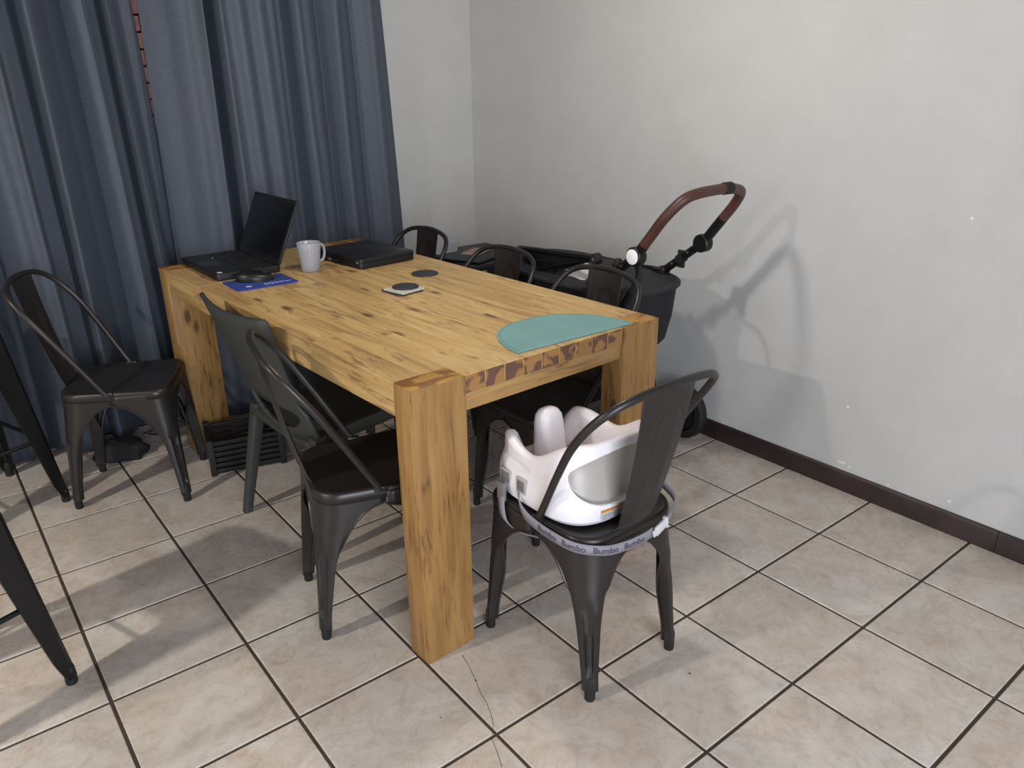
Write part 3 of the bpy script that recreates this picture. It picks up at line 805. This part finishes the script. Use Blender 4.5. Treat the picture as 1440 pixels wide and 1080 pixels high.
for k in range(4):
    w = 0.014+0.004*rn.random()
    tube(b, catmull([(x, -0.056, 0.0044), (x+w*.3, -0.038, 0.0044), (x+w*.5, -0.060, 0.0044), (x+w*.8, -0.046, 0.0044), (x+w, -0.056, 0.0044)], 4), 0.0011, 5); x += w+0.004
tube(b, [(x, -0.056, 0.0044), (x+0.022, -0.052, 0.0044)], 0.0011, 5)
link('lettering', b, 'pad_ink', pad)
ms = on_table('computer_mouse', 'black computer mouse lying on the blue pad', 'computer mouse', 0.832, -0.148, -22, z=TH+0.004); ms.scale = (1.18, 1.18, 1.05)
b = NB()
L = []
for v in range(11):
    t = v/10; hgt = 0.036*t; s = (1-t**3.2)**0.5 if t < 1 else 0.02
    L.append([((0.054*cos(a)*s*(1+0.06*cos(2*a)))-0.006*t, 0.032*sin(a)*s, hgt*(1-0.18*cos(a)*t)) for a in [2*pi*i/28 for i in range(28)]])
rings(b, L); mb = link('body', b, 'mouse', ms, angle=70)
b = NB(); lathe(b, [(0.006, -0.004), (0.0075, -0.002), (0.0075, 0.002), (0.006, 0.004)], 14, (0.030, 0, 0.028), 'Y'); link('scroll_wheel', b, 'rubber', mb)
mug = on_table('mug', 'pale grey speckled mug standing between the two laptops', 'mug', 1.062, -0.120, 12)
b = NB(); lathe(b, [(0.031, 0), (0.034, 0.003), (0.0365, 0.03), (0.042, 0.075), (0.0450, 0.106), (0.0445, 0.109), (0.0425, 0.108), (0.040, 0.075), (0.034, 0.03), (0.030, 0.008), (0.002, 0.006)], 40)
mgb = link('cup', b, 'mug', mug, angle=60)
b = NB(); tube(b, catmull([(0.041, 0, 0.090), (0.056, 0, 0.094), (0.068, 0, 0.080), (0.069, 0, 0.055), (0.058, 0, 0.034), (0.038, 0, 0.030)], 5), 0.0055, 10); link('handle', b, 'mug', mug)
l2 = on_table('closed_laptop', 'thick closed black laptop lying behind the mug', 'laptop', 1.324, -0.062, 6)
b = NB(); prism(b, rrect(0.130, 0.165, 0.010, 4), 0.004, 0.024, 0.002); lo2 = link('base', b, 'lap', l2)
b = NB(); prism(b, rrect(0.131, 0.166, 0.012, 4), 0.0252, 0.040, 0.004); link('lid', b, 'lap', l2)
for sx in (-1, 1):
    for sy in (-1, 1):
        b = NB(); lathe(b, [(0.008, 0), (0.008, 0.005)], 12, (sx*0.105, sy*0.140, 0)); link('foot', b, 'rubber', lo2)
b = NB(); box(b, (-0.133, -0.150, 0.022), (-0.1285, -0.138, 0.030), 0.001); link('latch', b, 'silver', l2)
for k in range(3):
    b = NB(); box(b, (-0.1325, 0.0+0.045*k, 0.009), (-0.1285, 0.020+0.045*k, 0.017), 0.001); link('port', b, 'silver' if k == 1 else 'rubber', lo2)
cs = on_table('coaster', 'round dark slate coaster lying alone on the table', 'coaster', 1.366, -0.454, 0, 'coasters on the table')
b = NB(); lathe(b, [(0.046, 0), (0.050, 0.0012), (0.050, 0.0035), (0.048, 0.005), (0.001, 0.005)], 36); link('disc', b, 'coaster', cs)
for k, (dx, dy, a, mt_, sq, lb_) in enumerate([(0, 0, 4, 'coaster', 1, 'square dark coaster at the bottom of the small stack'), (0.004, -0.006, 12, 'cork', 1, 'square pale coaster in the middle of the small stack'), (0.012, -0.003, -6, 'coaster', 0, 'dark coaster with clipped corners on top of the small stack')]):
    o = on_table('coaster', lb_, 'coaster', 1.168+dx, -0.622+dy, a, 'coasters on the table', TH+0.0058*k)
    pts = rrect(0.052, 0.052, 0.006, 3) if sq else [(0.047*cos(q), 0.047*sin(q)) for q in [2*pi*(i+.5)/10 for i in range(10)]]
    b = NB(); prism(b, pts, 0, 0.0056, 0.001); link('slab', b, mt_, o)
    b = NB(); prism(b, [(x*0.90, y*0.90) for x, y in pts], 0.005, 0.0060); link('inset', b, mt_, o)
pm = on_table('placemat', 'teal half-moon placemat at the end of the table by the booster seat', 'placemat', 1.274, -1.399, -1.0)
def half_moon(s, off=0):
    out = []
    for i in range(41):
        a = pi*i/40; x = cos(a); y = sin(a); out.append((0.216*s*(abs(x)**0.86)*(1 if x >= 0 else -1), off+0.232*s*(y**0.94)))
    return out
b = NB(); prism(b, half_moon(1.0), 0.0, 0.0028, 0.0006); link('sheet', b, 'mat', pm)
b = NB(); tube(b, [(x, y, 0.0029) for x, y in half_moon(0.955, 0.004)], 0.0007, 5); link('stitching', b, 'thread', pm)

# ------------------------------------------------------------------ pram by the wall
pr = thing('pram', 'black pram with brown leather handle parked along the wall', 'pram', (2.02, -0.72, 0))
PX, PY = 2.02, -0.72
def lp(x, y, z): return (x-PX, y-PY, z)
xn, xf, yh, zh = 1.835, 2.195, -1.085, 0.895
hu = Vector((0, -0.62, 0.78)).normalized()      # arms of the handle rise towards the photographer
def hp(x, s): return lp(x, yh+hu.y*s, zh+hu.z*s)
gp = [hp(xn, 0.045), hp(xn, 0.10), hp(xn+0.004, 0.19), hp(xn+0.035, 0.262), hp(xn+0.10, 0.285), hp((xn+xf)/2+0.04, 0.290)]
b = NB(); tube(b, catmull(gp, 7), 0.0180, 14); link('grip', b, 'leather', pr)
gp2 = [hp((xn+xf)/2+0.065, 0.290), hp(xf-0.09, 0.285), hp(xf-0.025, 0.262), hp(xf, 0.20), hp(xf, 0.12)]
b = NB(); tube(b, catmull(gp2, 7), 0.0180, 14); link('grip', b, 'leather', pr)
b = NB(); tube(b, [hp((xn+xf)/2+0.035, 0.290), hp((xn+xf)/2+0.07, 0.290)], 0.021, 16); link('grip_clamp', b, 'rubber', pr)
for x in (xn, xf):
    b = NB(); tube(b, [hp(x, -0.02), hp(x, 0.055 if x == xn else 0.13)], 0.0185, 14); link('handle_socket', b, 'black_metal', pr)
    b = NB(); lathe(b, [(0.030, -0.020), (0.034, -0.016), (0.034, 0.016), (0.030, 0.020)], 24, lp(x, yh, zh), 'X'); jn = link('handle_joint', b, 'black_metal', pr)
    b = NB(); s = -1 if x == xn else 1
    lathe(b, [(0.0265, s*0.0195), (0.0265, s*0.0225), (0.022, s*0.0245), (0.001, s*0.0248)], 28, lp(x, yh, zh), 'X'); link('joint_cap', b, 'white_cap' if x == xn else 'rubber', jn)
# push tubes running forward and down from the joints
fd = Vector((0, 0.80, -0.60)).normalized()
def fp(x, s): return lp(x, yh+fd.y*s, zh+fd.z*s)
for x in (xn, xf):
    b = NB(); tube(b, [fp(x, 0.0), fp(x, 0.24)], 0.016, 14); tb_ = link('push_tube', b, 'black_metal', pr)
    b = NB(); tube(b, [fp(x, 0.20), fp(x, 0.62)], 0.0125, 14); link('inner_tube', b, 'black_metal', tb_)
    for s in (0.07, 0.115, 0.16, 0.21):
        b = NB(); c = fp(x, s); lathe(b, [(0.0045, -0.018), (0.0045, 0.018)], 10, c, 'X'); link('rivet', b, 'silver', tb_)
    b = NB(); tube(b, [fp(x, 0.105), fp(x, 0.135)], 0.0205, 14); link('sleeve', b, 'rubber', tb_)
    b = NB(); c = fp(x, 0.125); box(b, (c[0]-0.006, c[1]-0.020, c[2]-0.034), (c[0]+0.006, c[1]+0.012, c[2]+0.034), 0.003); link('lock_tab', b, 'rubber', tb_)
    b = NB(); c = fp(x, 0.245); box(b, (c[0]-0.020, c[1]-0.03, c[2]-0.025), (c[0]+0.020, c[1]+0.03, c[2]+0.02), 0.006); link('frame_hinge', b, 'black_metal', tb_)
# carrycot: tapered fabric tub with a padded rim
zr, zb = 0.735, 0.490
def tub(s, z, n=48, dy=0.0):
    out = []
    for k in range(n):
        a = 2*pi*k/n; e = 3.2; c_, s_ = cos(a), sin(a); q = (abs(c_)**e+abs(s_)**e)**(-1/e)
        out.append(lp(2.025+c_*q*0.222*s, -0.615+s_*q*0.430*s+dy, z))
    return out
b = NB(); rings(b, [tub(0.86, zb), tub(0.90, zb+0.02), tub(0.955, zb+0.12), tub(0.985, zr), tub(0.93, zr), tub(0.90, zr-0.06), tub(0.86, zr-0.14)]); cot = link('carrycot', b, 'fabric', pr, angle=50)
rim = tub(0.985, zr); b = NB(); tube(b, rim+[rim[0]], 0.014, 10, cap=False); link('cot_rim', b, 'fabric2', cot)
b = NB(); rings(b, [tub(0.87, zr-0.135), tub(0.85, zr-0.085), tub(0.6, zr-0.075), tub(0.05, zr-0.073)]); link('cot_mattress', b, 'fabric2', cot)
b = NB(); grid(b, 14, 6, lambda u, v: lp(1.86+0.12*u, -0.80+0.16*v, zr+0.012+0.050*sin(pi*u)*sin(pi*v)+0.01*sin(9*u+4*v))); solid(link('blanket', b, 'white_cloth', pr), 0.004)
b = NB(); rings(b, [tub(1.0, zr-0.012), tub(0.99, zr+0.006), tub(0.90, zr+0.012), tub(0.6, zr+0.026), tub(0.25, zr+0.032), tub(0.02, zr+0.033)], True, False, True); link('cot_apron', b, 'fabric2', cot, angle=50)
# webbing strap from the joint to the cot
b = NB(); ks = catmull([lp(xn-0.002, yh-0.01, zh-0.02), lp(xn-0.006, yh-0.02, zh-0.08), lp(1.815, yh+0.03, zr-0.02), lp(1.822, yh+0.06, zr-0.12)], 6)
ribbon(b, ks, [(0, 1, 0.2)]*len(ks), 0.032); solid(link('strap', b, 'fabric', pr), 0.003)
# folded hood: U-shaped bows hinged at the cot flanks, cloth between them
yj, zj = -0.890, 0.855
def bow(pitch_deg, ln, sag=0.0, n=25, wid=0.190):
    p_ = radians(pitch_deg); out = []
    for k in range(n):
        a = pi*k/(n-1); x = 2.025-wid*(abs(cos(a))**0.7)*(1 if cos(a) > 0 else -1); l_ = ln*(sin(a)**0.55)
        out.append(lp(x, yj+l_*cos(p_), zj+l_*sin(p_)-sag*sin(a)-0.10*max(0, x-1.835)/0.38))   # the cloth hangs down towards the wall
    return out
bows = [(-4, 0.58), (-10, 0.57), (-16, 0.55), (-22, 0.53)]
LL = []
for i, (pd, ln) in enumerate(bows):
    LL.append(bow(pd, ln))
    if i < 3:
        for q in (0.33, 0.66):
            m_ = (pd*(1-q)+bows[i+1][0]*q); LL.append(bow(m_, ln-0.050, 0.006, wid=0.180))
b = NB(); rings(b, LL, closed=False); solid(link('hood', b, 'fabric', pr, angle=60), 0.003)
b = NB(); tube(b, bow(-3.4, 0.585), 0.012, 10); hb = link('hood_bow', b, 'black_metal', pr)
b = NB(); tube(b, bow(-16, 0.552), 0.008, 8); link('hood_bow', b, 'black_metal', pr)
for x in (1.835, 2.215):
    b = NB(); lathe(b, [(0.018, -0.016), (0.021, -0.012), (0.021, 0.012), (0.018, 0.016)], 20, lp(x, yj, zj-(0.10 if x > 2 else 0)), 'X'); jj = link('hood_joint', b, 'rubber', pr)
    b = NB(); lathe(b, [(0.006, -0.018), (0.006, 0.018)], 12, lp(x, yj, zj-(0.10 if x > 2 else 0)), 'X'); link('rivet', b, 'silver', jj)
    b = NB(); tube(b, [lp(x, yj, zj-(0.10 if x > 2 else 0)), lp(x, yj+0.03, zr-0.02)], 0.010, 10); link('hood_stay', b, 'black_metal', jj)
b = NB(); lathe(b, [(0.013, -0.03), (0.0145, -0.025), (0.0145, 0.030), (0.012, 0.033)], 18, lp(1.850, -0.985, 0.835)); cu = link('adapter_post', b, 'rubber', pr)
b = NB(); tube(b, [lp(1.850, -0.985, 0.81), lp(1.845, -0.975, zr-0.01)], 0.010, 10); link('post_stem', b, 'black_metal', cu)
# chassis, axles and wheels
for x in (xn+0.01, xf-0.01):
    b = NB(); tube(b, [fp(x, 0.30), lp(x, -0.60, 0.45), lp(x, -0.30, 0.24), lp(x, -0.14, 0.14)], 0.012, 10); link('front_leg', b, 'black_metal', pr)
    b = NB(); tube(b, [fp(x, 0.32), lp(x, -0.86, 0.42), lp(x, -0.930, 0.122)], 0.012, 10); link('rear_leg', b, 'black_metal', pr)
b = NB(); tube(b, [lp(1.80, -0.930, 0.122), lp(2.35, -0.930, 0.122)], 0.010, 10); link('rear_axle', b, 'black_metal', pr)
b = NB(); rings(b, [[lp(2.015+px, -0.60+py, z) for px, py in rrect(hx_, hy_, 0.04, 4)] for hx_, hy_, z in ((0.14, 0.22, 0.20), (0.17, 0.27, 0.22), (0.175, 0.28, 0.36), (0.165, 0.27, 0.36), (0.15, 0.25, 0.23))]); link('storage_basket', b, 'fabric', pr)
def wheel(x, y, r, w):
    b = NB(); lathe(b, [(r*0.72, -w*0.5), (r*0.94, -w*0.5), (r, -w*0.25), (r, w*0.25), (r*0.94, w*0.5), (r*0.72, w*0.5), (r*0.72, -w*0.5)], 36, lp(x, y, r), 'X', 0, False, False); wh = link('wheel', b, 'rubber', pr)
    b = NB(); lathe(b, [(0.022, -w*0.6), (0.024, w*0.6)], 16, lp(x, y, r), 'X')
    lathe(b, [(r*0.30, -w*0.42), (r*0.73, -w*0.20), (r*0.73, w*0.20), (r*0.30, w*0.42)], 30, lp(x, y, r), 'X')
    link('wheel_hub', b, 'black_metal', wh)
for x in (1.805, 2.345): wheel(x, -0.930, 0.122, 0.046)
for x in (xn+0.01, xf-0.01): wheel(x, -0.14, 0.095, 0.040)

# ------------------------------------------------------------------ clutter in the far corner and under the table
tr = thing('storage_trunk', 'black storage trunk standing in the corner behind the pram', 'trunk', (2.215, 0.36, 0))
b = NB(); box(b, (-0.21, -0.22, 0.0), (0.21, 0.24, 0.55), 0.02, 3); link('body', b, 'fabric', tr)
b = NB(); box(b, (-0.22, -0.23, 0.55), (0.22, 0.25, 0.625), 0.015, 3); link('lid', b, 'black_metal', tr)
for x in (-0.15, 0.15):
    b = NB(); box(b, (x-0.02, -0.237, 0.52), (x+0.02, -0.225, 0.60), 0.004); link('latch', b, 'silver', tr)
fo = thing('document_folder', 'flat black folder lying on the black trunk in the corner', 'folder', (2.17, 0.33, 0.625), radians(20))
b = NB(); box(b, (-0.17, -0.125, 0.0), (0.17, 0.125, 0.012), 0.004); link('cover', b, 'lap', fo)
b = NB(); box(b, (-0.165, -0.12, 0.004), (0.172, 0.12, 0.009)); link('sheets', b, 'paper', fo)
nb = thing('notebook', 'thin pinkish notebook lying on the flat black folder', 'notebook', (2.19, 0.36, 0.637), radians(28))
b = NB(); box(b, (-0.075, -0.05, 0.0), (0.075, 0.05, 0.008), 0.002); link('cover', b, 'pink', nb)
pb_ = thing('plastic_tub', 'pale plastic tub against the wall between curtain and trunk', 'tub', (2.13, 0.60, 0.625), 0)
pb_.location = (2.10, 0.530, 0.625)
b = NB(); L = [[(x*s, y*s, z) for x, y in rrect(0.075, 0.045, 0.015, 4)] for s, z in ((0.86, 0), (1.0, 0.05), (1.05, 0.05), (1.05, 0.058))]; rings(b, L); link('body', b, 'pale', pb_)
cr = thing('plastic_crate', 'black slatted crate under the table by the plastic chair', 'crate', (0.775, 0.075, 0), radians(-14)); cr.scale = (0.85, 0.85, 0.72)
for s in (-1, 1):
    for k in range(6):
        b = NB(); box(b, (-0.16, s*0.115-0.006, 0.012+k*0.033), (0.16, s*0.115+0.006, 0.036+k*0.033), 0.002); link('slat', b, 'rubber', cr)
        b = NB(); box(b, (s*0.16-0.006, -0.115, 0.012+k*0.033), (s*0.16+0.006, 0.115, 0.036+k*0.033), 0.002); link('slat', b, 'rubber', cr)
    for s2 in (-1, 1):
        b = NB(); box(b, (s*0.16-0.014, s2*0.115-0.014, 0.0), (s*0.16+0.014, s2*0.115+0.014, 0.215), 0.003); link('corner_post', b, 'rubber', cr)
b = NB(); box(b, (-0.158, -0.113, 0.006), (0.158, 0.113, 0.016)); link('base', b, 'rubber', cr)

# black cloth bag and a loop of cable at the foot of the curtain
bg_ = thing('cloth_bag', 'small black cloth bag slumped at the foot of the curtain', 'bag', (0.372, 0.440, 0), radians(-20))
b = NB(); L = []
for t, sx_, sy_ in ((0, 0.92, 0.92), (0.1, 1.0, 1.0), (0.3, 1.04, 1.02), (0.5, 1.0, 0.98), (0.68, 0.88, 0.86), (0.82, 0.70, 0.68), (0.92, 0.46, 0.44), (0.98, 0.22, 0.2), (1.0, 0.05, 0.05)):
    L.append([(x*sx_+0.01*sin(7*y*10+t*5), y*sy_+0.008*sin(60*x+t*9), 0.085*t) for x, y in rrect(0.100, 0.062, 0.050, 8)])
rings(b, L); link('body', b, 'fabric', bg_, angle=70)
b = NB(); tube(b, catmull([(-0.045, 0, 0.070), (-0.02, -0.03, 0.088), (0.02, -0.045, 0.076), (0.045, -0.02, 0.066)], 5), 0.005, 8); link('handle', b, 'fabric', bg_)
cb = tag(link('power_cable', (lambda b_: (tube(b_, catmull([(0.52, 0.60, 0.0035), (0.555, 0.565, 0.0035), (0.575, 0.60, 0.0035), (0.545, 0.625, 0.0035), (0.50, 0.615, 0.0035)], 6), 0.0032, 8), b_)[1])(NB()), 'rubber'), 'thin black cable looping on the tiles under the curtain', 'cable')
# hairline crack and specks in the tiles beside the near table leg
ck = [(0.7934, -1.4725), (0.7813, -1.5231), (0.7668, -1.5692), (0.7485, -1.6195), (0.7409, -1.6541), (0.7281, -1.6892), (0.7129, -1.7209), (0.6812, -1.7572), (0.6664, -1.799), (0.6508, -1.8354)]
b = NB(); pts = [(x, y, 0.0004) for x, y in ck]
ribbon(b, pts, [(1, 0.3, 0)]*len(pts), 0.0016); link('tile_crack', b, 'grout', floor, smooth=False)
for (x, y, r) in [(0.7653, -1.5746, 0.0026), (1.2203, -1.9098, 0.003), (0.6242, -1.6229, 0.0018)]:
    b = NB(); lathe(b, [(r, -0.001), (r, 0.0006), (r*0.5, 0.0010)], 8, (x, y, 0)); link('tile_chip', b, 'grout', floor)
